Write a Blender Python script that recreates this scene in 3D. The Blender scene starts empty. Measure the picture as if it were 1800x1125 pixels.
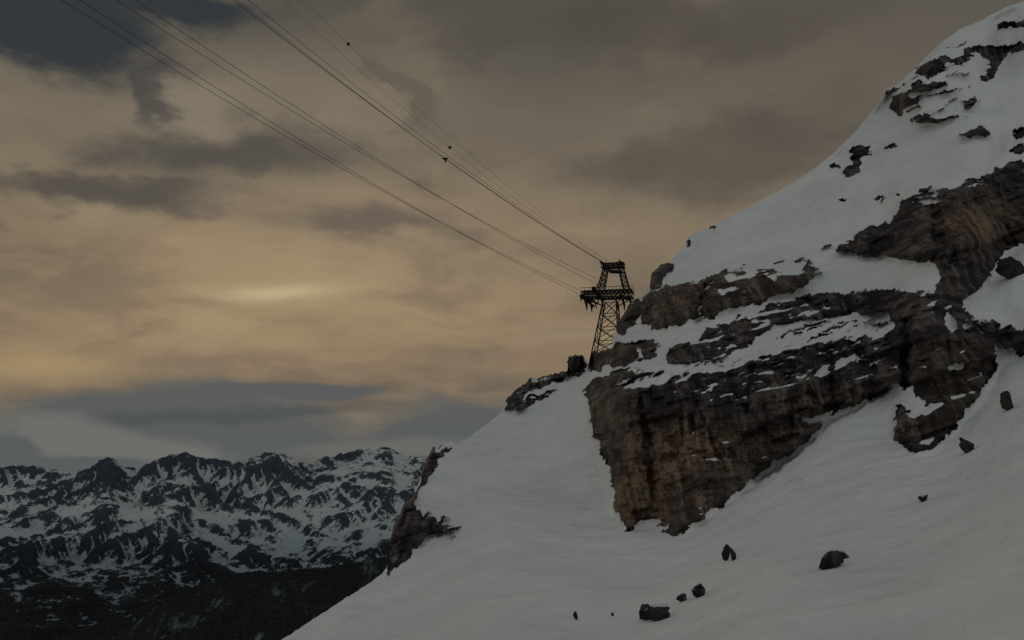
import bpy, math, numpy as np
from mathutils import Vector
rng = np.random.RandomState(7)
F=1750.0
PITCH=math.atan(288/1750.0)
cp,sp=math.cos(PITCH),math.sin(PITCH)
def pixel_ray(px,py):
    """unit-depth camera ray, in world axes, through an image pixel"""
    cx=(np.asarray(px,dtype=np.float64)-900)/F; cy=(562.5-np.asarray(py,dtype=np.float64))/F
    return cx, cp-cy*sp, sp+cy*cp
def world(px,py,d):
    x,y,z=pixel_ray(px,py); return Vector((float(x*d),float(y*d),float(z*d)))
# ---------------------------------------------------------------- noise
PERM=np.concatenate([rng.permutation(256)]*3).astype(np.int32)
G=rng.normal(size=(256,3)); G/=np.linalg.norm(G,axis=1)[:,None]; G=G.astype(np.float32)
RV=rng.rand(256).astype(np.float32)
def perlin(x,y,z=None):
    x=np.asarray(x,dtype=np.float32); y=np.asarray(y,dtype=np.float32)
    two = z is None
    xi=np.floor(x).astype(np.int32); yi=np.floor(y).astype(np.int32)
    xf=x-xi; yf=y-yi; xi&=255; yi&=255
    u=xf*xf*xf*(xf*(xf*6-15)+10); v=yf*yf*yf*(yf*(yf*6-15)+10)
    if two:
        def c(i,j):
            h=PERM[PERM[xi+i]+yi+j]; g=G[h]; return g[...,0]*(xf-i)+g[...,1]*(yf-j)
        a=c(0,0)+u*(c(1,0)-c(0,0)); b=c(0,1)+u*(c(1,1)-c(0,1))
        return (a+v*(b-a))*1.6
    z=np.asarray(z,dtype=np.float32)
    zi=np.floor(z).astype(np.int32); zf=z-zi; zi&=255
    w=zf*zf*zf*(zf*(zf*6-15)+10)
    def c(i,j,k):
        h=PERM[PERM[PERM[xi+i]+yi+j]+zi+k]; g=G[h]
        return g[...,0]*(xf-i)+g[...,1]*(yf-j)+g[...,2]*(zf-k)
    def pl(k):
        c00=c(0,0,k); a=c00+u*(c(1,0,k)-c00); c01=c(0,1,k); b=c01+u*(c(1,1,k)-c01)
        return a+v*(b-a)
    p0=pl(0); return (p0+w*(pl(1)-p0))*1.4
def blocks(x,y,sharp=.12):
    """value noise with abrupt steps: jointed, blocky rock. returns -1..1"""
    xi=np.floor(x).astype(np.int32); yi=np.floor(y).astype(np.int32)
    xf=(x-xi); yf=(y-yi)
    u=sstep(.5-sharp,.5+sharp,xf); v=sstep(.5-sharp,.5+sharp,yf)
    def c(i,j): return RV[PERM[PERM[(xi+i)&255]+((yi+j)&255)]]
    a=c(0,0)+u*(c(1,0)-c(0,0)); b=c(0,1)+u*(c(1,1)-c(0,1))
    return (a+v*(b-a))*2-1
def fbm(x,y,z=None,o=4,g=0.5):
    s=0;a=1
    for i in range(o):
        k=2.03**i
        s=s+a*(perlin(x*k+i*17.3,y*k+i*9.1) if z is None else perlin(x*k+i*17.3,y*k+i*9.1,z*k+i*5.7)); a*=g
    return s
def sstep(a,b,x):
    t=np.clip((x-a)/(b-a),0,1); return t*t*(3-2*t)
def box1(a,r,ax):
    if r<1: return a
    pad=[(0,0)]*a.ndim; pad[ax]=(r+1,r)
    c=np.cumsum(np.pad(a.astype(np.float64),pad,mode='edge'),axis=ax)
    n=a.shape[ax]
    hi=np.take(c,np.arange(2*r+1,2*r+1+n),axis=ax); lo=np.take(c,np.arange(0,n),axis=ax)
    return ((hi-lo)/(2*r+1)).astype(np.float32)
def blur(a,r,n=2):
    for _ in range(n): a=box1(box1(a,r,0),r,1)
    return a
def grid_mesh(name,P,mat,attrs=None,facesel=None,flip=False):
    nr,nc=P.shape[:2]
    idx=np.arange(nr*nc,dtype=np.int32).reshape(nr,nc)
    q=np.stack([idx[:-1,:-1],idx[:-1,1:],idx[1:,1:],idx[1:,:-1]],-1).reshape(-1,4)
    if flip: q=q[:,::-1]
    if facesel is not None: q=q[facesel.reshape(-1)]
    used=np.zeros(nr*nc,bool); used[q.ravel()]=True
    remap=np.cumsum(used)-1
    q=remap[q].astype(np.int32)
    V=P.reshape(-1,3)[used].astype(np.float32)
    me=bpy.data.meshes.new(name)
    me.vertices.add(len(V)); me.vertices.foreach_set("co",V.ravel())
    me.loops.add(q.size); me.loops.foreach_set("vertex_index",q.ravel())
    me.polygons.add(len(q)); me.polygons.foreach_set("loop_start",np.arange(0,q.size,4,dtype=np.int32))
    me.polygons.foreach_set("loop_total",np.full(len(q),4,dtype=np.int32))
    me.update(calc_edges=True)
    me.polygons.foreach_set("use_smooth",np.ones(len(q),bool))
    for k,a in (attrs or {}).items():
        at=me.attributes.new(k,'FLOAT','POINT'); at.data.foreach_set("value",a.reshape(-1)[used].astype(np.float32))
    me.materials.append(mat)
    ob=bpy.data.objects.new(name,me); bpy.context.scene.collection.objects.link(ob)
    return ob
# ---------------------------------------------------------------- node helper
class NT:
    def __init__(s,t): s.t=t; s.n=t.nodes; s.l=t.links
    def inp(s,sock,v):
        if isinstance(v,bpy.types.NodeSocket): s.l.new(v,sock)
        elif v is not None:
            if hasattr(sock.default_value,'__len__') and not hasattr(v,'__len__'): v=[v]*len(sock.default_value)
            if hasattr(sock.default_value,'__len__') and len(sock.default_value)==4 and len(v)==3: v=(*v,1)
            sock.default_value=v
    def m(s,op,a,b=None,c=None,clamp=False):
        n=s.n.new('ShaderNodeMath'); n.operation=op; n.use_clamp=clamp
        for i,v in enumerate((a,b,c)):
            if v is not None: s.inp(n.inputs[i],v)
        return n.outputs[0]
    def vm(s,op,a,b=None):
        n=s.n.new('ShaderNodeVectorMath'); n.operation=op; s.inp(n.inputs[0],a)
        if b is not None: s.inp(n.inputs[1],b)
        return n.outputs[0]
    def mix(s,f,a,b,bt='MIX'):
        n=s.n.new('ShaderNodeMix'); n.data_type='RGBA'; n.blend_type=bt
        s.inp(n.inputs[0],f); s.inp(n.inputs[6],a); s.inp(n.inputs[7],b); return n.outputs[2]
    def noise(s,v,scale,det=4,rough=.55,dist=0,out=0):
        n=s.n.new('ShaderNodeTexNoise'); s.inp(n.inputs['Vector'],v); n.inputs['Scale'].default_value=scale
        n.inputs['Detail'].default_value=det; n.inputs['Roughness'].default_value=rough; n.inputs['Distortion'].default_value=dist
        return n.outputs[out]
    def ss(s,x,a,b,lo=0,hi=1):
        n=s.n.new('ShaderNodeMapRange'); n.interpolation_type='SMOOTHSTEP'
        s.inp(n.inputs[0],x); 
        for i,v in enumerate((a,b,lo,hi)): s.inp(n.inputs[i+1],v)
        return n.outputs[0]
    def scalev(s,v,xyz,rot=(0,0,0)):
        n=s.n.new('ShaderNodeMapping'); s.inp(n.inputs[0],v); n.inputs['Scale'].default_value=xyz; n.inputs['Rotation'].default_value=rot
        return n.outputs[0]
    def attr(s,name):
        n=s.n.new('ShaderNodeAttribute'); n.attribute_name=name; return n.outputs['Fac']
def new_mat(name,rough=.9):
    m=bpy.data.materials.new(name); m.use_nodes=True
    b=m.node_tree.nodes['Principled BSDF']; b.inputs['Roughness'].default_value=rough
    b.inputs['Specular IOR Level'].default_value=.2
    return m,NT(m.node_tree),b
def lin(r,g,b):
    f=lambda c:(c/255/12.92 if c/255<=.04045 else ((c/255+.055)/1.055)**2.4)
    return (f(r),f(g),f(b))
# ---------------------------------------------------------------- materials
def rock_colour(n,pos,ochre):
    bed=n.scalev(pos,(.15,.05,1.0),(0,math.radians(18),0))
    streak=n.noise(n.scalev(pos,(1,.15,.09)),.60,4,.62)
    big=n.noise(pos,.07,3,.6)
    fine=n.noise(n.scalev(pos,(1,.5,1)),1.4,5,.72)
    strata=n.noise(bed,.75,5,.68)
    c=n.mix(n.ss(strata,.40,.58),(.050,.040,.039),(.165,.135,.124))
    c=n.mix(n.ss(streak,.50,.58,0,.75),c,(.038,.034,.037))
    c=n.mix(n.ss(streak,.45,.35,0,.7),c,(.30,.26,.24))
    of=n.m('MULTIPLY',ochre,n.ss(n.m('ADD',n.m('MULTIPLY',big,.4),n.m('MULTIPLY',streak,-.6)),-.10,-.04))
    of2=n.m('MULTIPLY',ochre,n.ss(big,.42,.58,.3,.9))
    c=n.mix(n.m('MULTIPLY',of2,.75),c,n.mix(n.ss(fine,.38,.60),(.14,.080,.050),(.40,.255,.165)))
    c=n.mix(n.m('MULTIPLY',of,.6),c,(.48,.32,.20))
    c=n.mix(n.ss(n.m('ADD',n.m('MULTIPLY',streak,.6),n.m('MULTIPLY',fine,.4)),.55,.64,0,.65),c,(.026,.023,.025))
    c=n.mix(n.ss(fine,.34,.47,.8,0),c,(.012,.010,.010))
    h=n.m('ADD',n.m('MULTIPLY',fine,1.4),n.m('ADD',n.m('MULTIPLY',strata,.9),n.m('MULTIPLY',streak,.4)))
    return c,h,fine
def hillside_mat():
    m,n,b=new_mat('snow_and_limestone')
    pos=n.n.new('ShaderNodeNewGeometry').outputs['Position']
    rock=n.attr('rock'); och=n.attr('ochre')
    c,h,fine=rock_colour(n,pos,och)
    br=n.noise(n.scalev(pos,(.6,.6,1.2),(0,math.radians(20),0)),1.3,4,.7)
    fac=n.ss(n.m('ADD',rock,n.m('MULTIPLY',n.m('SUBTRACT',br,.5),1.2)),.42,.56)
    sn=n.noise(pos,.06,3,.6)
    s2=n.noise(n.scalev(pos,(.5,.5,1.6),(0,math.radians(-40),0)),.5,5,.62)
    snow=n.mix(n.ss(sn,.35,.68),(.80,.81,.80),(.90,.895,.87))
    snow=n.mix(n.ss(s2,.30,.45,.35,0),snow,(.66,.66,.65))
    n.inp(b.inputs['Base Color'],n.mix(fac,snow,c))
    sh=n.m('ADD',n.m('MULTIPLY',sn,3.5),n.m('MULTIPLY',s2,.55))
    hh=n.mix(fac,sh,h)
    bp=n.n.new('ShaderNodeBump'); bp.inputs['Distance'].default_value=1.0; bp.inputs['Strength'].default_value=.9
    n.inp(bp.inputs['Height'],hh); n.l.new(bp.outputs[0],b.inputs['Normal'])
    return m
def boulder_mat():
    m,n,b=new_mat('boulder_rock')
    g=n.n.new('ShaderNodeNewGeometry'); pos=g.outputs['Position']
    c,h,fine=rock_colour(n,pos,n.ss(n.noise(pos,.1,2),.5,.6,0,.4))
    sx=n.n.new('ShaderNodeSeparateXYZ'); n.l.new(g.outputs['Normal'],sx.inputs[0])
    f=n.ss(n.m('ADD',sx.outputs[2],n.m('MULTIPLY',n.m('SUBTRACT',fine,.5),1.2)),.84,.96)
    n.inp(b.inputs['Base Color'],n.mix(f,n.mix(.65,c,(.02,.017,.017)),(.78,.78,.77)))
    bp=n.n.new('ShaderNodeBump'); bp.inputs['Distance'].default_value=.4
    n.inp(bp.inputs['Height'],h); n.l.new(bp.outputs[0],b.inputs['Normal'])
    return m
HM=hillside_mat(); BM=boulder_mat()
# ---------------------------------------------------------------- hillside depth (thin plate through depths chosen by eye at image pixels)
CP=np.array([(500,1125,115),(900,1125,85),(1300,1125,66),(1800,1125,50),(1950,1250,42),(1300,1250,58),(900,1250,72),(350,1250,110),
(690,985,170),(740,850,205),(890,710,258),(1030,650,280),(1000,800,220),(1000,1000,130),(900,900,170),(800,1050,125),(1040,880,180),
(1190,935,152),(1350,850,150),(1580,690,156),(1100,970,145),(1800,700,135),(1600,900,106),(1400,1000,88),(1800,900,77),(1650,770,146),(1650,700,153),
(1060,720,180),(1130,640,190),(1100,880,163),(1200,760,167),(1400,700,162),(1600,600,168),(1400,600,176),(1250,520,222),(1110,560,262),
(1220,420,285),(1440,290,285),(1400,450,240),(1600,400,205),(1750,400,192),(1650,620,160),(1800,600,158),(1800,450,180),(1600,250,262),
(1560,160,292),(1700,45,300),(1800,0,302),(1950,-60,300),(1800,200,250),(1950,500,172),(1950,900,68),(1950,200,240),
(350,1500,92),(900,1500,52),(1400,1500,40),(2000,1500,31),(2130,1250,36),(2130,900,60),(2130,500,165),(2130,-150,296)],float)
def tps_fit(X,y,lam=.002):
    r2=((X[:,None]-X[None])**2).sum(-1); K=.5*r2*np.log(r2+1e-9); n=len(X)
    K+=lam*np.eye(n); Pm=np.c_[np.ones(n),X]; A=np.zeros((n+3,n+3)); A[:n,:n]=K; A[:n,n:]=Pm; A[n:,:n]=Pm.T
    return np.linalg.solve(A,np.r_[y,0,0,0])
CX=CP[:,:2]/1000; TW=tps_fit(CX,np.log(CP[:,2]),.01)
def base_logd(px,py):
    px=np.asarray(px,float)/1000; py=np.asarray(py,float)/1000
    o=TW[-3]+TW[-2]*px+TW[-1]*py
    for i in range(len(CX)):
        r2=(px-CX[i,0])**2+(py-CX[i,1])**2; o=o+TW[i]*.5*r2*np.log(r2+1e-9)
    return o
# ---------------------------------------------------------------- rock outcrop maps
ST=1.25; RX0,RX1,RY0,RY1=330,2135,-205,1275
rx=np.arange(RX0,RX1,ST); ry=np.arange(RY0,RY1,ST)
GX,GY=np.meshgrid(rx,ry); GX=GX.astype(np.float32); GY=GY.astype(np.float32)
def fill(poly,M,val):
    p=np.array(poly,float); p[p[:,0]==1990,0]=2160; x0,y0=p.min(0)-2; x1,y1=p.max(0)+2
    i0,i1=np.searchsorted(ry,[y0,y1]); j0,j1=np.searchsorted(rx,[x0,x1])
    if i1<=i0 or j1<=j0: return
    X=GX[i0:i1,j0:j1]; Y=GY[i0:i1,j0:j1]; ins=np.zeros(X.shape,bool)
    n=len(p)
    for k in range(n):
        xa,ya=p[k]; xb,yb=p[(k+1)%n]
        if ya==yb: continue
        c=((ya>Y)!=(yb>Y))&(X<(xb-xa)*(Y-ya)/(yb-ya)+xa); ins^=c
    S=M[i0:i1,j0:j1]; S[ins]=np.maximum(S[ins],val) if val>0 else 0
CLIFF=[(1030,682),(1048,662),(1078,655),(1110,648),(1150,655),(1200,660),(1240,648),(1290,640),(1350,615),(1420,596),(1500,596),(1560,578),(1600,560),
(1640,540),(1680,538),(1692,560),(1690,582),(1735,590),(1752,625),(1740,665),(1722,700),(1690,735),(1672,762),(1640,792),(1606,800),(1590,785),(1570,772),(1577,715),(1590,692),
(1575,675),(1530,700),(1480,722),(1400,738),(1440,752),(1400,788),(1350,822),(1310,855),(1262,890),(1215,924),(1186,937),(1172,918),(1140,912),(1100,931),(1078,893),(1076,850),(1060,800),(1044,765),(1038,722)]
BLK1=[(1128,560),(1132,520),(1150,508),(1190,498),(1225,492),(1238,505),(1226,560),(1185,572),(1150,580)]
BLK2=[(1230,565),(1236,520),(1262,490),(1310,462),(1370,455),(1420,470),(1432,485),(1400,512),(1340,530),(1285,545)]
SOLID=[CLIFF,BLK1,BLK2,
[(1165,622),(1215,600),(1262,572),(1330,548),(1400,522),(1500,512),(1560,508),(1640,515),(1690,520),(1700,545),(1640,560),(1570,570),(1555,548),(1480,556),(1400,563),(1330,590),(1280,625),(1230,640),(1180,640)],
[(1500,425),(1530,400),(1572,390),(1578,356),(1600,362),(1650,358),(1700,335),(1735,322),(1745,290),(1790,283),(1990,270),(1990,440),(1800,432),(1765,440),(1745,470),(1722,512),(1690,525),(1645,520),(1652,475),(1640,456),(1600,455),(1540,452),(1505,448)],
[(1732,578),(1800,578),(1990,585),(1990,640),(1800,622),(1765,612),(1738,600)],
[(1080,578),(1098,545),(1124,520),(1132,540),(1120,565),(1104,585),(1086,590)],
[(1034,616),(1076,610),(1072,632),(1055,650),(1034,656)],
[(997,660),(998,622),(1028,622),(1031,650),(1012,662)],
[(1080,598),(1120,600),(1160,602),(1150,622),(1110,640),(1075,650),(1062,640)],
[(680,950),(690,905),(708,872),(738,855),(732,890),(745,908),(775,915),(750,948),(720,978),(680,1010)],
[(736,865),(738,815),(750,780),(798,770),(784,797),(760,832)],
[(884,722),(888,690),(915,672),(950,658),(1000,650),(1000,668),(965,676),(925,690),(905,712)],
[(1143,505),(1143,480),(1168,460),(1184,462),(1166,490),(1150,506)],
[(1605,132),(1625,114),(1655,106),(1702,97),(1706,104),(1670,114),(1640,126)],
[(1692,86),(1730,80),(1800,76),(1990,70),(1990,92),(1800,90),(1770,97),(1750,122),(1732,152),(1726,138),(1740,104),(1712,94)],
[(1566,182),(1580,168),(1618,170),(1608,178),(1590,186),(1582,198),(1570,194)],
[(1604,150),(1655,142),(1660,148),(1630,156),(1606,160)],
[(1608,206),(1640,202),(1662,206),(1652,212),(1612,213)],
[(1684,236),(1705,226),(1736,228),(1732,236),(1700,241)],
[(1745,54),(1760,42),(1800,36),(1990,30),(1990,44),(1795,46)],
[(1776,236),(1785,224),(1990,222),(1990,238),(1790,240)],[(1772,268),(1790,256),(1990,262),(1990,276),(1790,272)],
[(1496,268),(1505,258),(1534,258),(1528,272),(1508,278)],[(1480,304),(1492,290),(1514,292),(1500,308),(1484,313)],[(1489,286),(1500,276),(1516,280),(1505,290)],
[(1548,260),(1575,254),(1574,262),(1552,264)],[(1456,288),(1474,288),(1476,298),(1462,296)],
[(1612,334),(1636,322),(1632,334),(1616,338)],[(1472,350),(1490,343),(1494,350),(1476,353)],[(1530,350),(1552,345),(1548,353),(1534,354)],
[(1553,160),(1570,152),(1572,158),(1558,166)],[(1200,432),(1208,420),(1216,424),(1206,434)],[(1240,404),(1258,392),(1262,398),(1248,408)],
]
TOPZ=[(1075,640),(1230,640),(1330,600),(1430,580),(1570,570),(1600,650),(1540,670),(1400,665),(1300,705),(1200,700),(1120,700),(1060,680)]
MIXED=[([(900,705),(945,690),(992,668),(975,692),(945,716),(912,724)],.55),
([(728,905),(770,898),(806,905),(790,930),(755,948),(720,970)],.58),
([(1440,432),(1480,424),(1520,405),(1540,440),(1560,455),(1470,440)],.6),
([(1560,340),(1600,345),(1660,330),(1720,312),(1740,300),(1740,330),(1600,368)],.6),
([(1350,470),(1420,455),(1450,480),(1400,500)],.55),
([(1180,640),(1240,600),(1300,585),(1330,600),(1240,640)],.5),([(1300,590),(1400,565),(1560,560),(1560,580),(1420,590)],.48),
([(1150,935),(1185,895),(1212,895),(1215,925),(1186,938)],.55),
([(1560,70),(1700,60),(1720,200),(1600,230),(1560,200)],.32),
([(665,1028),(690,1008),(694,1012),(674,1030)],.6),
([(1370,760),(1455,735),(1440,752),(1400,775)],.6),([(1200,500),(1240,482),(1300,470),(1290,490),(1240,505)],.6),
([(1680,545),(1740,560),(1800,575),(1740,585),(1690,580)],.55),([(760,960),(800,925),(830,905),(800,945)],.42)]
SN=[ [(1588,690),(1602,674),(1622,700),(1634,722),(1618,730),(1600,722),(1580,708)],
[(1655,560),(1665,548),(1680,560),(1686,580),(1668,588)],
[(1662,644),(1688,638),(1696,646),(1670,652)] ]
M=np.zeros(GX.shape,np.float32); MX=np.zeros_like(M)
for p,w in MIXED: fill(p,MX,w)
for p in SOLID: fill(p,M,1.0)
TOPB=np.zeros_like(M); fill(TOPZ,TOPB,1)
fill([(1165,622),(1262,572),(1400,522),(1700,515),(1700,560),(1400,565),(1230,640)],TOPB,.4)
fill([(1240,530),(1262,490),(1370,455),(1430,480),(1300,505)],TOPB,.65)
fill([(1590,690),(1640,600),(1740,600),(1740,660),(1640,760),(1590,760)],TOPB,.4)
TOPB=blur(TOPB,10)
M=np.maximum(M,MX)
for p in SN: fill(p,M,0)
CM=np.zeros_like(M); fill(CLIFF,CM,1)
BK=np.zeros_like(M); fill(BLK1,BK,1); fill(BLK2,BK,1)
wx=fbm(GX/28,GY/28,o=5,g=.62)*8; wy=fbm(GX/28+50,GY/28+9,o=5,g=.62)*7
def samp(A,px,py):
    fx=np.clip((px-RX0)/ST,0,A.shape[1]-1.001); fy=np.clip((py-RY0)/ST,0,A.shape[0]-1.001)
    i=fx.astype(np.int32); j=fy.astype(np.int32); u=(fx-i).astype(np.float32); v=(fy-j).astype(np.float32)
    return (A[j,i]*(1-u)+A[j,i+1]*u)*(1-v)+(A[j+1,i]*(1-u)+A[j+1,i+1]*u)*v
Mb=samp(blur(M,2,2),GX+wx,GY+wy)
ct,stt=math.cos(math.radians(17)),math.sin(math.radians(17))
al=GX*ct-GY*stt+wx*2; ac=GX*stt+GY*ct+wy*.7
streak=fbm(al/65,ac/9.5,o=5,g=.70)
R=sstep(.40,.60,Mb*(1-.20*TOPB)+streak*(.15+.38*TOPB+.28*(Mb<.7))*np.where(Mb>.04,1,0))
Rb=blur(R,3,2)
wide=blur(R,60,2)
Lr=np.cumsum((Rb-wide)[::-1],axis=0)[::-1]*ST*(-1)
Lr=Lr-blur(Lr,90,2)
Lr=box1(box1(Lr,16,1),16,1)
NEAR=np.clip(blur(np.clip(R,0,1),26,2)*3,0,1)
RELIEF=(Lr*.00095*NEAR).astype(np.float32)
RELIEF-= blur(CM,5,2)*.030+blur(R,3,2)*.006+blur(BK,9,2)*.04
REC=np.zeros_like(M)
for p,w in [([(1585,672),(1530,690),(1470,708),(1400,722),(1340,745),(1300,775),(1290,800),(1330,850),(1400,800),(1460,745),(1500,725)],1.0),
  ([(1588,560),(1606,562),(1598,620),(1600,680),(1580,690),(1586,630)],1.3),
  ([(1060,790),(1140,800),(1220,790),(1290,800),(1300,808),(1220,803),(1140,815),(1064,806)],.5),
  ([(1232,500),(1240,500),(1236,570),(1226,570)],1.0),([(1120,700),(1127,700),(1150,800),(1160,900),(1148,900),(1136,800)],.7),
  ([(1220,660),(1228,660),(1224,760),(1214,760)],.6),([(1320,640),(1328,640),(1316,730),(1308,730)],.5),([(1640,380),(1655,375),(1660,440),(1645,455)],.8)]: fill(p,REC,w)
RECb=samp(blur(REC,2,2),GX+wx*.8,GY+wy*.8)
RELIEF+=RECb*.026
OCH=np.zeros_like(M)
for p,w in [([(1085,750),(1180,735),(1300,750),(1400,765),(1330,830),(1200,915),(1100,925),(1070,850)],1.),([(1130,500),(1235,495),(1230,570),(1140,580)],1.),
  ([(1640,370),(1720,360),(1800,380),(1800,420),(1700,430),(1655,420)],1.0),([(1300,770),(1400,740),(1560,690),(1580,660),(1400,700)],.5),([(1250,480),(1420,470),(1420,500),(1260,540)],.35),
  ([(1060,560),(1120,550),(1120,640),(1040,660)],.25),([(1580,600),(1740,600),(1700,740),(1600,780)],.2),([(1030,670),(1090,680),(1090,800),(1050,790)],.4)]:
    fill(p,OCH,w)
OCH=blur(OCH,14,2)
# ---------------------------------------------------------------- ridge profile
SIL=np.array([(330,1244),(420,1180),(500,1122),(560,1082),(610,1050),(650,1025),(672,1008),(683,990),(686,950),(692,925),(704,905),(712,880),(728,865),(738,845),(745,815),(760,788),(772,780),(793,777),(802,784),(830,765),(860,742),(882,724),(890,700),(905,688),(930,668),(960,660),(985,654),(997,650),(1000,630),(1012,623),(1026,627),(1034,640),(1038,622),(1050,617),(1073,612),(1080,592),(1084,572),(1095,552),(1110,530),(1130,518),(1142,502),(1146,480),(1165,463),(1180,458),(1195,440),(1205,428),(1210,415),(1230,405),(1255,395),(1300,372),(1350,345),(1400,318),(1440,290),(1470,265),(1500,235),(1530,200),(1548,178),(1560,156),(1575,150),(1600,128),(1630,98),(1660,70),(1690,50),(1720,38),(1750,22),(1775,10),(1800,2),(1860,-40),(1990,-100),(2140,-170)],float)
NC,NR,YB=1285,930,1500
pc=np.linspace(335,2125,NC)
ys=np.interp(pc,SIL[:,0],SIL[:,1])
ysm=np.convolve(np.pad(ys,40,mode='reflect',reflect_type='odd'),np.ones(41)/41,'same')[40:-40]
rocky=np.interp(pc,[600,675,690,800,815,880,890,1215,1225,1540,1555,1575,1590],[.3,.3,1,1,.2,.2,1,1,.15,.15,.6,.6,.15])
ys=ys+ (fbm(pc/9,pc*0+3.3,o=3,g=.6)*3.2+blocks(pc/7,pc*0+.2)*2.2)*rocky
t=(np.linspace(0,1,NR)**1.12)[:,None]
PY=ysm[None]+t*(YB-ysm[None])+(ys-ysm)[None]*np.exp(-t*11); PX=np.repeat(pc[None],NR,0)
ldb=base_logd(PX,PY)
ld=ldb+samp(RELIEF,PX,PY)*sstep(0,14,PY-ys[None])*sstep(1290,1240,PY)
Rv=samp(R,PX,PY)*(PY<1270); Ov=samp(OCH,PX,PY); Cv=samp(CM,PX,PY); Tv=samp(TOPB,PX,PY); Bv=samp(blur(BK,6,2),PX,PY)
bx,by,bz=pixel_ray(PX,PY)
def pos(ld): 
    d=np.exp(ld); return np.stack([bx*d,by*d,bz*d],-1)
P=pos(ld)
X,Y,Z=[P[...,k] for k in range(3)]
dq=np.exp(.15*ldb+.85*math.log(180.)); XQ=bx*dq; ZQ=bz*dq
w1=fbm(XQ*.05,ZQ*.05,o=4); w2=fbm(XQ*.05+9,ZQ*.05+4,o=4)
bed=ZQ-.30*XQ+w1*1.2; lat=XQ+.3*ZQ+w2*2.4
top=np.clip(Tv*1.2,0,1)
b1=blocks(lat/13.0,bed/7.0,.07)*3.0
b2=blocks(lat/5.3+7.7+np.floor(bed/2.3)*.37,bed/2.3+3.1,.08)*(1.2+.4*top)
b3=blocks(lat/1.9+2.2+np.floor(bed/.9)*.41,bed/.9+5.5,.2)*(.36+.12*top)
ledge=np.tanh(perlin(bed*.24+11,lat*.012)*4)*(.9+.6*top)
flute=perlin(lat*.30,bed*.035)*.7+perlin(lat*.75,bed*.08)*.28
r2=fbm(XQ*.14,ZQ*.12,Y*.05,o=6,g=.62)*1.2
r3=-np.clip(.10-np.abs(perlin(lat*.13,bed*.05)),0,1)*15
disp_r=(b1+b2+b3+ledge+r3)*(1-.6*Bv)+flute*(1-.7*top)+r2+1.0
disp_s=fbm(X*.03,Y*.03,Z*.03,o=3,g=.45)*1.6+perlin(X*.09+.2*Z,Z*.03)*.35
edge=sstep(0,10,PY-ys[None])
sc_=np.clip(np.exp(ld)/170,.5,1.3)
Rsm=sstep(.15,.85,Rv)
disp=(Rsm*disp_r*edge*.85*sc_+disp_s)
ld2=ld-disp/np.exp(ld)
P=pos(ld2)
dv=np.gradient(P,axis=0); du=np.gradient(P,axis=1)
Nn=np.cross(du,dv); Nn/=np.linalg.norm(Nn,axis=-1)[...,None]+1e-9
if Nn[...,2].mean()<0: Nn=-Nn
nz=box1(box1(Nn[...,2].astype(np.float32),1,0),3,1)
thr=.86-.13*top
rockattr=Rv*(1-sstep(thr,thr+.10,nz)*.85)
bk=[]
s=np.linspace(0,1,22)[1:]**1.6*260
P0=P[0]
for k in s[::-1]:
    q=P0.copy(); q[:,1]+=k; q[:,0]+=.1*k; q[:,2]-= .25*k+ .6*max(0,k-16)*1.0; bk.append(q)
PB=np.concatenate([np.array(bk),P],0)
nb=len(bk)
padr=lambda A:np.concatenate([np.repeat(A[:1],nb,0),A],0)
Ra=padr(rockattr); Oa=padr(Ov); Ca=padr(Cv)
Cf=Ca[:-1,:-1]>.5
grid_mesh('snowy_mountainside',PB,HM,{'rock':Ra,'ochre':Oa},facesel=~Cf,flip=True)
grid_mesh('rock_cliff',PB,HM,{'rock':Ra,'ochre':Oa},facesel=Cf,flip=True)
# ---------------------------------------------------------------- boulders
import bmesh
def ground_d(px,py):
    c=int(np.clip(np.searchsorted(pc,px),0,NC-1)); r=int(np.argmin(np.abs(PY[:,c]-py)))
    return float(np.exp(ld2[r,c]))
def boulder(px,py,w,h,seed,tilt=0,sharp=1.0):
    d=ground_d(px,py+h*.4); c=world(px,py,d); s=d/F
    bm=bmesh.new(); bmesh.ops.create_icosphere(bm,subdivisions=5,radius=1)
    V=np.array([v.co[:] for v in bm.verts])
    o=seed*13.7
    n1=fbm(V[:,0]*1.1+o,V[:,1]*1.1,V[:,2]*1.1,o=4,g=.55)
    n2=np.abs(perlin(V[:,0]*1.7+o,V[:,1]*1.7+5,V[:,2]*1.7))
    r=1+.45*n1*sharp-.35*n2
    V=V*r[:,None]
    rs=np.random.RandomState(seed)
    for _ in range(9):
        nrm=rs.normal(size=3); nrm/=np.linalg.norm(nrm); dd=V@nrm-rs.uniform(.5,.85); V-=np.clip(dd,0,None)[:,None]*nrm*.9
    V=V*np.array([w/2*s*1.2,w/2*s*.9,h/2*s*1.25])
    a=math.radians(tilt); x=V[:,0]*math.cos(a)-V[:,2]*math.sin(a); z=V[:,0]*math.sin(a)+V[:,2]*math.cos(a); V[:,0]=x;V[:,2]=z
    for v,co in zip(bm.verts,V): v.co=co
    me=bpy.data.meshes.new('boulder'); bm.to_mesh(me); bm.free(); me.materials.append(BM)
    ob=bpy.data.objects.new('boulder',me); ob.location=c; bpy.context.scene.collection.objects.link(ob)
for i,(a,b_,w,h,tl) in enumerate([(1460,986,44,30,8),(1478,976,30,14,-6),(1277,973,12,30,-8),(1288,976,9,24,12),(1229,1040,26,20,25),(1200,1051,18,12,20),(1138,1078,24,28,0),(1160,1077,36,28,5),
    (1012,1083,9,14,20),(1077,1080,6,6,0),(1623,875,20,12,30),(1770,708,20,32,0),(1699,784,20,28,25),(1775,476,40,34,0),(1013,640,30,34,10)]):
    boulder(a,b_,w,h,i+3,tl)
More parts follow.
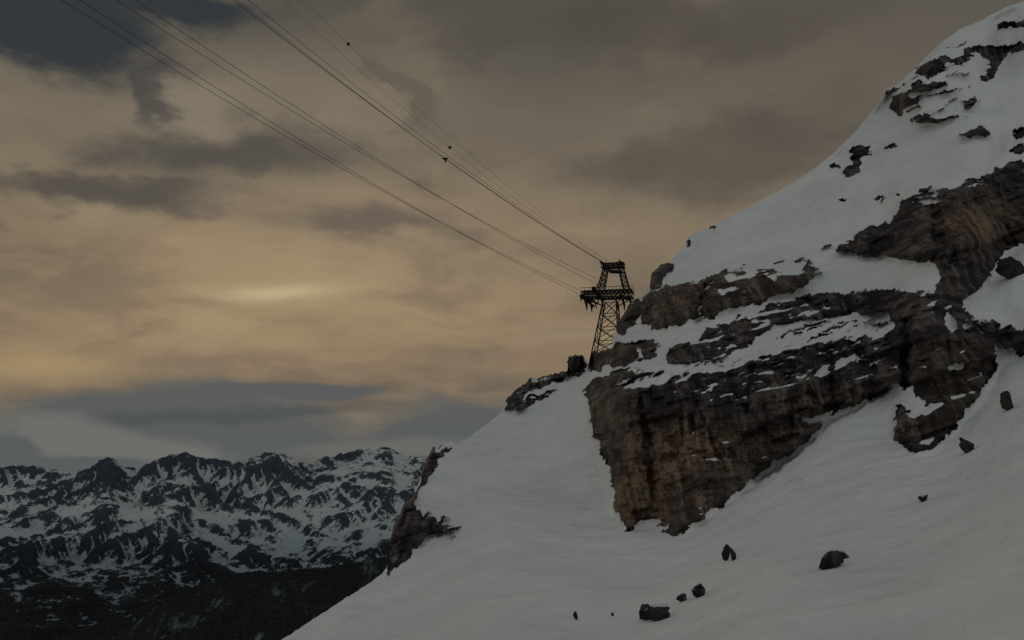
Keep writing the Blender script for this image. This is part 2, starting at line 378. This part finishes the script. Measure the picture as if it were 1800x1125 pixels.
# ---------------------------------------------------------------- distant range (uplift + stream erosion)
def up(a):
    n=a.shape[0]*2; xi=np.linspace(0,a.shape[0]-1,n); 
    i=np.clip(xi.astype(int),0,a.shape[0]-2); f=(xi-i)
    b=a[i]*(1-f)[:,None]+a[i+1]*f[:,None]
    return b[:,i]*(1-f)[None]+b[:,i+1]*f[None]
X0,X1,Y0,Y1=-14000.,4000.,4500.,22500.
def uplift(n):
    xs=np.linspace(X0,X1,n); yy=np.linspace(Y0,Y1,n); A,B=np.meshgrid(xs,yy)
    u=.30+.85*np.exp(-((B-14000-900*np.sin(A/2600))/4300)**2)+.45*fbm(A/2600,B/2600,o=3)
    return np.clip(u,.08,None)
n=100; z=uplift(n)*60+rng.rand(n,n)*20
for lev,its in ((100,260),(200,120),(400,80),(800,22)):
    if lev!=n:
        z=up(z); A=up(A)*2; n=lev; z+=rng.rand(n,n)*10*(400/ n)
    else: A=np.ones((n,n))
    U=uplift(n); dx=18000/n
    offs=[(-1,0),(1,0),(0,-1),(0,1),(-1,-1),(-1,1),(1,-1),(1,1)]
    dist=[1,1,1,1,1.414,1.414,1.414,1.414]
    dt=1.0
    for it in range(its):
        zp=np.pad(z,1,mode='edge'); best=np.zeros((n,n)); zr=z.copy(); rec=np.full((n,n),-1,np.int8)
        for k,(a,b_) in enumerate(offs):
            zn=zp[1+a:n+1+a,1+b_:n+1+b_]; sl=(z-zn)/dist[k]; w=sl>best
            best=np.where(w,sl,best); zr=np.where(w,zn,zr); rec=np.where(w,k,rec)
        An=np.ones((n,n))
        for k,(a,b_) in enumerate(offs):
            src=np.pad(np.where(rec==k,A,0),1)
            An+=src[1-a:n+1-a,1-b_:n+1-b_]
        A=An
        Fk=.16*np.sqrt(A*(dx/180)**2)*(180/dx)*dt
        z=np.where(rec>=0,(z+U*9*dt+Fk*zr)/(1+Fk),z+U*9*dt)
        z[0]=0; z[-1]=0
        if it%6==0:
            za=blur(z.astype(np.float32),1,1); st=np.abs(z-za); z=np.where(st>dx*.22,z*.6+za*.4,z)
xs=np.linspace(X0,X1,n); yy=np.linspace(Y0,Y1,n); AX,AY=np.meshgrid(xs,yy)
z=z/np.percentile(z,99.5)*1500-1350
z+=fbm(AX/260,AY/260,o=4,g=.6)*34+np.abs(fbm(AX/700,AY/700,o=2))*60
z-= sstep(8500,4500,AY)*350
SKY=np.array([(-400,815),(-200,830),(-60,812),(0,820),(50,817),(100,826),(130,831),(160,819),(190,801),(222,822),(250,820),(290,800),(330,794),(352,805),(380,805),(412,813),(450,800),(482,792),(510,803),(535,815),(570,803),(600,797),(640,788),(662,791),(683,781),(700,797),(735,802),(800,800),(1000,790),(1400,800),(2200,800)],float)
b_=pixel_ray(SKY[:,0],SKY[:,1]); TX=b_[0]/b_[1]; TZ=b_[2]/b_[1]
for rep in range(3):
    q=AX/AY; e=z/AY; edges=np.linspace(-.9,.5,351); bi=np.clip(np.digitize(q.ravel(),edges)-1,0,349)
    mx=np.full(350,-1.); np.maximum.at(mx,bi,e.ravel()); cen=(edges[1:]+edges[:-1])/2
    dl=np.interp(cen,TX,TZ)-mx; kk=(9,5,3)[rep]; dl=np.convolve(np.pad(dl,kk//2,mode='edge'),np.ones(kk)/kk,'valid')
    z=z+np.interp(q,cen,dl)*AY*sstep(8500,12500,AY)
sl=np.hypot(*np.gradient(z,18000/n)); zf=z.astype(np.float32)
conc=(blur(zf,3,2)-zf)/22; conc2=(blur(zf,10,2)-zf)/90
nzn=fbm(AX/240,AY/240,o=5,g=.65)
gx=np.gradient(z,18000/n,axis=1)
snow=np.clip((z+820)/420,-.62,.74)+.45*np.clip(conc,-1,1.2)+.30*np.clip(conc2,-1,1)-.62*np.clip(sl-.78,-.6,1)+.36*nzn-.24*np.clip(gx,-1,1)+.12
PM=np.stack([AX,AY,z],-1)
m,nn,b=new_mat('alpine_snow_rock_forest')
ps=nn.n.new('ShaderNodeNewGeometry').outputs['Position']
fn=nn.noise(ps,.018,6,.78); ff=nn.noise(ps,.05,3,.7)
f=nn.ss(nn.m('ADD',nn.attr('snow'),nn.m('MULTIPLY',nn.m('SUBTRACT',fn,.5),2.8)),.30,.66)
sxyz=nn.n.new('ShaderNodeSeparateXYZ'); nn.l.new(ps,sxyz.inputs[0])
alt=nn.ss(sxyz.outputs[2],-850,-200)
dark=nn.mix(alt,nn.mix(nn.ss(ff,.4,.6),(.012,.014,.020),(.035,.038,.046)),(.080,.100,.130))  # aerial haze painted in: higher rock is paler and bluer
nn.inp(b.inputs['Base Color'],nn.mix(f,dark,nn.mix(alt,(.45,.52,.57),(.84,.91,.90))))  # bluish cast of the snow colour also stands in for haze
bp=nn.n.new('ShaderNodeBump'); bp.inputs['Distance'].default_value=70; bp.inputs['Strength'].default_value=.8
nn.inp(bp.inputs['Height'],fn); nn.l.new(bp.outputs[0],b.inputs['Normal'])
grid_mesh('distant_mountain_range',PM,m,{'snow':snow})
# nearer forested spur
fm,nn,b=new_mat('dark_conifer_forest')
ps=nn.n.new('ShaderNodeNewGeometry').outputs['Position']
v=nn.n.new('ShaderNodeTexVoronoi'); v.inputs['Scale'].default_value=.07; nn.inp(v.inputs['Vector'],ps)
k=nn.noise(nn.scalev(ps,(1,.30,1)),.007,6,.72)
cc=nn.mix(nn.ss(v.outputs['Distance'],.1,.8),(.026,.029,.029),(.008,.009,.012))
cc=nn.mix(nn.ss(k,.54,.68,0,.55),cc,(.26,.30,.33))
nn.inp(b.inputs['Base Color'],cc)
cr=np.array([(-500,1300,5200),(0,1190,5200),(200,1120,5200),(262,1078,5200),(300,1047,5200),(350,1028,5250),(400,1013,5300),(470,1006,5400),(560,999,5500),(620,990,5600),(690,977,5700),(800,950,5800),(1000,930,5900),(1400,900,6000)],float)
cols=np.linspace(-500,1400,900); cy_=np.interp(cols,cr[:,0],cr[:,1]); cd=np.interp(cols,cr[:,0],cr[:,2])
x,y,zz=pixel_ray(cols,cy_); C=np.stack([x*cd,y*cd,zz*cd],-1)
tt=np.concatenate([-np.linspace(1,0,150)[:-1]**1.4*2200,np.linspace(0,1,60)**1.4*1500])
FP=np.zeros((len(tt),len(cols),3))
for i,tv in enumerate(tt):
    FP[i]=C; FP[i,:,1]+=tv; FP[i,:,0]+= -.15*tv
    FP[i,:,2]-= (.50 if tv<0 else .7)*abs(tv)
w=np.abs(tt)[:,None]
FP[...,2]+=np.abs(fbm(FP[...,0]/420,FP[...,1]/900,o=3))*160*np.clip(w/500,0,1)
sp_=perlin(FP[...,0]/11,FP[...,1]/11); FP[...,2]+=np.clip(sp_,0,1)*16+perlin(FP[...,0]/60,FP[...,1]/60)*9
grid_mesh('forested_ridge',FP,fm)
# ---------------------------------------------------------------- tower
def metal(name,c,r=.7):
    m,n_,b=new_mat(name,r); ps=n_.n.new('ShaderNodeTexCoord').outputs['Object']
    n_.inp(b.inputs['Base Color'],n_.mix(n_.ss(n_.noise(ps,1.5,4),.35,.7),c,tuple(q*1.8 for q in c))); b.inputs['Metallic'].default_value=.3
    return m
SM=metal('weathered_steel',(.022,.020,.020)); CMt=metal('cable_steel',(.05,.047,.045))
def tubes(name,segs,mat,loc=(0,0,0),parent=None):
    V=[];Fc=[]
    for a,b_,r in segs:
        a=Vector(a);b_=Vector(b_); d=b_-a
        if d.length<1e-6: continue
        d.normalize(); u=d.orthogonal().normalized(); w=d.cross(u); k=len(V); ns=6
        for p in (a,b_):
            for i in range(ns):
                an=2*math.pi*i/ns; V.append(p+u*math.cos(an)*r+w*math.sin(an)*r)
        for i in range(ns): Fc.append((k+i,k+(i+1)%ns,k+ns+(i+1)%ns,k+ns+i))
        Fc.append(tuple(k+i for i in range(ns))[::-1]); Fc.append(tuple(k+ns+i for i in range(ns)))
    me=bpy.data.meshes.new(name); me.from_pydata([tuple(v) for v in V],[],Fc); me.materials.append(mat)
    ob=bpy.data.objects.new(name,me); ob.location=loc
    bpy.context.scene.collection.objects.link(ob)
    if parent: ob.parent=parent
    return ob
TD=float(np.exp(base_logd(1075,590)))+10
S=TD/F
TO=world(1075,600,TD)
tower=bpy.data.objects.new('cable_car_tower',None); tower.location=TO; tower.rotation_euler=(0,0,math.radians(-14)); bpy.context.scene.collection.objects.link(tower)
def L(px,py,v=0): return Vector(((px-1075)*S,v,(600-py)*S))
def lattice(l0,l1,n,rp=.16,rb=.09):
    """l0,l1: four corner points bottom/top; n bays"""
    out=[]
    R_=[[l0[c].lerp(l1[c],k/n) for c in range(4)] for k in range(n+1)]
    for c in range(4): out.append((l0[c],l1[c],rp))
    for k in range(n+1):
        for c in range(4): out.append((R_[k][c],R_[k][(c+1)%4],rb))
        if k<n:
            for c in range(4):
                out.append((R_[k][c],R_[k+1][(c+1)%4],rb)); out.append((R_[k][(c+1)%4],R_[k+1][c],rb))
    return out
def rect(xa,xb,py,va,vb): return [L(xa,py,va),L(xb,py,va),L(xb,py,vb),L(xa,py,vb)]
tubes('lower_legs',lattice(rect(1038,1092,650,-4.6,4.6),rect(1063,1086,528,-2.0,2.0),5,.2,.1),SM,parent=tower)
seg=[]
seg+=lattice(rect(1052,1063,506,-1.5,1.5),rect(1065,1072,464,-1.1,1.1),5,.15,.08)
seg+=lattice(rect(1097,1108,506,-1.5,1.5),rect(1089,1097,464,-1.1,1.1),5,.15,.08)
tubes('upper_portal',seg,SM,parent=tower)
tb=lattice([L(1060,468,-1.3),L(1060,461,-1.3),L(1060,461,1.3),L(1060,468,1.3)],[L(1100,468,-1.3),L(1100,461,-1.3),L(1100,461,1.3),L(1100,468,1.3)],6,.17,.09)
tb+=[(L(1074,476,-2),L(1097,478,-2),.35),(L(1074,476,0),L(1097,478,0),.3),(L(1076,468,-2),L(1076,477,-2),.1),(L(1095,468,-2),L(1095,478,-2),.1),(L(1060,460,-2.5),L(1062,458,2.5),.3),(L(1094,460,-2.5),L(1094,458,2.5),.3)]
tb+=[(L(1088,461),L(1088,455),.08),(L(1066,461),L(1066,456),.08)]
tubes('top_beam',tb,SM,parent=tower)
ca=lattice([L(1024,520,-1.8),L(1024,511,-1.8),L(1024,511,1.8),L(1024,520,1.8)],[L(1114,524,-1.8),L(1114,512,-1.8),L(1114,512,1.8),L(1114,524,1.8)],12,.2,.11)
for v in (-2.1,2.1):
    for x in range(1024,1116,7): ca.append((L(x,511,v),L(x,504,v),.06))
    ca.append((L(1024,504,v),L(1114,505,v),.07)); ca.append((L(1024,511,v),L(1114,512,v),.18))
ca+=[(L(1030,520,0),L(1062,537,0),.16),(L(1112,524,0),L(1088,538,0),.16),(L(1045,506,0),L(1052,496,0),.12),(L(1108,506,0),L(1112,514,0),.2)]
tubes('crossarm_walkway',ca,SM,parent=tower)
sd=[]
for x,y0 in ((1027,513),(1036,516),(1048,500),(1056,510),(1095,516),(1108,518)):
    pr=None
    for k in range(9):
        q=(k-4)/4; p=L(x,y0+ 5+ (q*q)*9+q*3,q*5.5-.5)
        p2=L(x,y0+11+(q*q)*11+q*3,q*5.0-.5)
        if pr: sd.append((pr[0],p,.26)); sd.append((pr[1],p2,.12)); sd.append((pr[0],p2,.1))
        sd.append((p,p2,.1)); pr=(p,p2)
sd+=[(L(1030,526,-2),L(1050,542,-5),.35),(L(1036,524,-2),L(1057,538,-5),.3),(L(1044,524,0),L(1054,544,-4),.18),(L(1030,526,-2),L(1057,538,-5),.12)]
tubes('cable_saddles',sd,SM,parent=tower)
# ---------------------------------------------------------------- cables
def cable(p0,pe,de,sag,r,name='aerial_cable',d0=TD):
    a=world(*p0,d0); b_=world(*pe,de); pts=[]
    for k in range(61):
        q=k/60; p=a.lerp(b_,q); p.z-=sag*4*q*(1-q); pts.append(p)
    dirv=(pts[-1]-pts[-2]); pts.append(pts[-1]+dirv*12)
    cu=bpy.data.curves.new(name,'CURVE'); cu.dimensions='3D'; cu.bevel_depth=r; cu.bevel_resolution=1
    s_=cu.splines.new('POLY'); s_.points.add(len(pts)-1)
    for i,p in enumerate(pts): s_.points[i].co=(*p,1)
    cu.materials.append(CMt)
    ob=bpy.data.objects.new(name,cu); bpy.context.scene.collection.objects.link(ob)
    return pts
def at_x(pts,px):
    best=None
    for p in pts[:-1]:
        yc=p.y*cp+p.z*sp; u=900+F*p.x/yc
        if best is None or abs(u-px)<best[0]: best=(abs(u-px),p)
    return best[1]
cable((1023,512),(58,-32),150,2.6,.042); cable((1023,519),(92,-32),150,2.5,.042)
cable((1048,489),(152,-34),150,2.4,.042); cable((1045,497),(188,-34),150,2.3,.042)
cable((1060,461),(366,-34),150,1.9,.05); c1=cable((1061,462),(374,-34),150,2.2,.04); cable((1063,462),(394,-34),150,2.0,.035)
c2=cable((1066,458),(460,-36),160,3.2,.020); c3=cable((1070,460),(494,-36),160,2.6,.020)
def ball(p,r):
    bm=bmesh.new(); bmesh.ops.create_uvsphere(bm,u_segments=20,v_segments=12,radius=r)
    for s_ in (-1,1):
        g=bmesh.ops.create_cone(bm,cap_ends=True,segments=10,radius1=r*.35,radius2=r*.25,depth=r*.8)
        for v in g['verts']: v.co=Vector((v.co.x, v.co.z+s_*r*1.1, v.co.y))
    me=bpy.data.meshes.new('cable_marker_ball'); bm.to_mesh(me); bm.free(); me.materials.append(SM)
    ob=bpy.data.objects.new('cable_marker_ball',me); ob.location=p; bpy.context.scene.collection.objects.link(ob)
ball(at_x(c3,608),.30); ball(at_x(c2,788),.34)
p=at_x(c1,778)
tubes('cable_carrier',[((-.6,0,.1),(.6,0,.1),.16),((0,0,.1),(.1,0,-.8),.12),((-.35,0,-.15),(.35,0,-.25),.14)],SM,loc=p)
# ---------------------------------------------------------------- sky
sc=bpy.context.scene
w=bpy.data.worlds.new('World'); sc.world=w; w.use_nodes=True
n=NT(w.node_tree); bg=w.node_tree.nodes['Background']
gd=n.n.new('ShaderNodeTexCoord').outputs['Generated']
sx=n.n.new('ShaderNodeSeparateXYZ'); n.l.new(gd,sx.inputs[0]); dx_,dy_,dz_=sx.outputs
az0=n.m('ARCTAN2',dx_,dy_); el0=n.m('ARCSINE',dz_)
zz=n.m('ADD',n.m('MAXIMUM',dz_,0.0),.16)
cmb=n.n.new('ShaderNodeCombineXYZ'); n.inp(cmb.inputs[0],n.m('DIVIDE',dx_,zz)); n.inp(cmb.inputs[1],n.m('DIVIDE',dy_,zz)); pl=cmb.outputs[0]
n1=n.noise(pl,1.0,5,.50); n2=n.noise(n.vm('ADD',pl,(7.3,2.1,0)),2.2,6,.57,.4)
g2=n.scalev(gd,(1,1,2.1))
wn=n.n.new('ShaderNodeTexNoise'); n.inp(wn.inputs['Vector'],g2); wn.inputs['Scale'].default_value=5; wn.inputs['Detail'].default_value=7; wn.inputs['Roughness'].default_value=.55
ws=n.n.new('ShaderNodeSeparateColor'); n.l.new(wn.outputs['Color'],ws.inputs[0])
wob=wn.outputs[0]; wob2=n.noise(n.vm('ADD',g2,(5,5,5)),13,6,.60,.4)
azw=n.m('ADD',az0,n.m('MULTIPLY',n.m('SUBTRACT',ws.outputs[0],.5),.34)); elw=n.m('ADD',el0,n.m('MULTIPLY',n.m('SUBTRACT',ws.outputs[1],.5),.15))
azs=n.m('ADD',az0,n.m('MULTIPLY',n.m('SUBTRACT',ws.outputs[0],.5),.18)); els=n.m('ADD',el0,n.m('MULTIPLY',n.m('SUBTRACT',ws.outputs[1],.5),.035))
def ae(px,py):
    x,y,z_=pixel_ray(px,py); return math.atan2(x,y),math.atan2(z_,math.hypot(x,y))
def blob(px,py,rx_,ry_,rot=0,soft=False):
    A_,E_=(azs,els) if soft else (azw,elw)
    a,e=ae(px,py); u=n.m('MULTIPLY',n.m('SUBTRACT',A_,a),F); v=n.m('MULTIPLY',n.m('SUBTRACT',E_,e),F)
    c,s_=math.cos(math.radians(rot)),math.sin(math.radians(rot))
    uu=n.m('DIVIDE',n.m('ADD',n.m('MULTIPLY',u,c),n.m('MULTIPLY',v,s_)),rx_); vv=n.m('DIVIDE',n.m('SUBTRACT',n.m('MULTIPLY',v,c),n.m('MULTIPLY',u,s_)),ry_)
    q=n.m('ADD',n.m('MULTIPLY',uu,uu),n.m('MULTIPLY',vv,vv)); return n.m('EXPONENT',n.m('MULTIPLY',q,-1))
rp=n.n.new('ShaderNodeValToRGB'); n.l.new(n.m('DIVIDE',n.m('ADD',n.m('MULTIPLY',el0,.6),n.m('MULTIPLY',els,.4)),math.pi/2),rp.inputs[0])
cr_=rp.color_ramp; st=[(0,(94,94,90)),(2.2/90,(100,98,91)),(4/90,(126,112,95)),(6.5/90,(140,120,97)),(9.5/90,(148,127,101)),(14/90,(136,120,99)),(20/90,(114,105,91)),(27/90,(84,80,73)),(50/90,(108,111,112)),(1,(125,130,134))]
cr_.elements[0].position=0; cr_.elements[0].color=(*lin(*st[0][1]),1); cr_.elements[1].position=1; cr_.elements[1].color=(*lin(*st[-1][1]),1)
for p_,c_ in st[1:-1]:
    e=cr_.elements.new(p_); e.color=(*lin(*c_),1)
col=rp.outputs[0]
away=n.ss(az0,-.02,.55,0,.7); col=n.mix(away,col,lin(96,89,80))
col=n.mix(n.ss(n1,.42,.66,0,.50),col,lin(86,81,74))
col=n.mix(n.ss(n2,.46,.70,0,.45),col,lin(86,83,79))
glow=blob(430,510,430,135,4,True)
col=n.mix(n.m('MULTIPLY',glow,n.ss(n2,.60,.36,.22,.62)),col,lin(176,152,116))
col=n.mix(n.m('MULTIPLY',blob(470,520,110,16,5,True),.85),col,lin(194,174,136))
col=n.mix(n.m('MULTIPLY',blob(20,640,130,28,0,True),.7),col,lin(172,147,106))
col=n.mix(n.m('MULTIPLY',blob(330,180,170,40,15),.5),col,lin(142,131,112))
col=n.mix(n.m('MULTIPLY',blob(640,200,260,75,0),.40),col,lin(138,125,106))
col=n.mix(n.m('MULTIPLY',blob(60,220,120,40,0),.4),col,lin(132,118,98))
col=n.mix(n.ss(n2,.48,.28,0,.25),col,lin(156,141,117))
def cloud(col,bl,c_,lo,hi,amt,wa=.8):
    v=n.m('ADD',bl,n.m('ADD',n.m('MULTIPLY',n.m('SUBTRACT',wob,.5),wa*1.6),n.m('MULTIPLY',n.m('SUBTRACT',wob2,.5),wa)))
    return n.mix(n.m('MULTIPLY',n.ss(v,lo,hi),amt),col,lin(*c_))
mx=lambda a,b_:n.m('MAXIMUM',a,b_)
col=cloud(col,mx(blob(330,265,340,62,4),mx(blob(130,335,280,38,6),blob(250,165,130,26,35))),(74,72,69),.2,.9,.82)
col=cloud(col,mx(blob(110,65,180,88,0),blob(350,20,140,40,10)),(49,54,59),.2,.75,.95,.7)
col=cloud(col,mx(blob(640,400,220,30,-10),blob(740,190,80,35,-30)),(92,84,76),.2,.9,.60)
col=cloud(col,mx(blob(1300,265,330,60,8),blob(1250,50,300,50,0)),(76,71,66),.1,1.,.60)
bank=mx(blob(300,752,360,88,0,True),mx(blob(60,800,330,80,0,True),mx(blob(840,785,380,88,3,True),blob(520,690,170,16,-2,True))))
col=cloud(col,bank,(88,92,92),.30,.66,.94,.45)
col=cloud(col,blob(150,765,260,36,-8,True),(114,114,109),.34,.70,.75,.9)
col=cloud(col,blob(640,790,380,26,0,True),(112,112,107),.25,.95,.6,.8)
col=cloud(col,blob(420,725,260,16,3,True),(74,78,79),.25,.9,.6,.8)
sk=n.n.new('ShaderNodeTexSky'); sk.sky_type='NISHITA'; sk.sun_disc=False
SAZ,SEL=ae(455,518)
sk.sun_elevation=SEL; sk.sun_rotation=SAZ; sk.air_density=1.2; sk.dust_density=2
back=n.ss(dy_,.35,-.5)
col=n.mix(n.m('MULTIPLY',back,.9),col,(.285,.30,.29))
nk=n.vm('MULTIPLY',sk.outputs[0],(.10,.10,.10))
col=n.mix(n.m('MULTIPLY',n.ss(dz_,.5,.9),.3),col,nk)
col=n.mix(n.ss(dz_,-.02,-.12),col,(.075,.078,.08))
n.inp(bg.inputs[0],col); bg.inputs[1].default_value=1.0
# ---------------------------------------------------------------- veiled sun + camera
sl_=bpy.data.lights.new('sun','SUN'); sl_.energy=.14; sl_.angle=math.radians(20); sl_.color=(1,.82,.6)
so=bpy.data.objects.new('sun',sl_); d=Vector((math.sin(SAZ)*math.cos(SEL),math.cos(SAZ)*math.cos(SEL),math.sin(SEL)))
so.rotation_euler=d.to_track_quat('Z','Y').to_euler(); sc.collection.objects.link(so)
cam=bpy.data.cameras.new('camera'); cam.lens=35; cam.sensor_width=36; cam.clip_start=.5; cam.clip_end=80000
co=bpy.data.objects.new('camera',cam); co.rotation_euler=(math.pi/2+PITCH,0,0); sc.collection.objects.link(co); sc.camera=co
sc.view_settings.view_transform='Standard'; sc.view_settings.look='None'; sc.view_settings.exposure=0
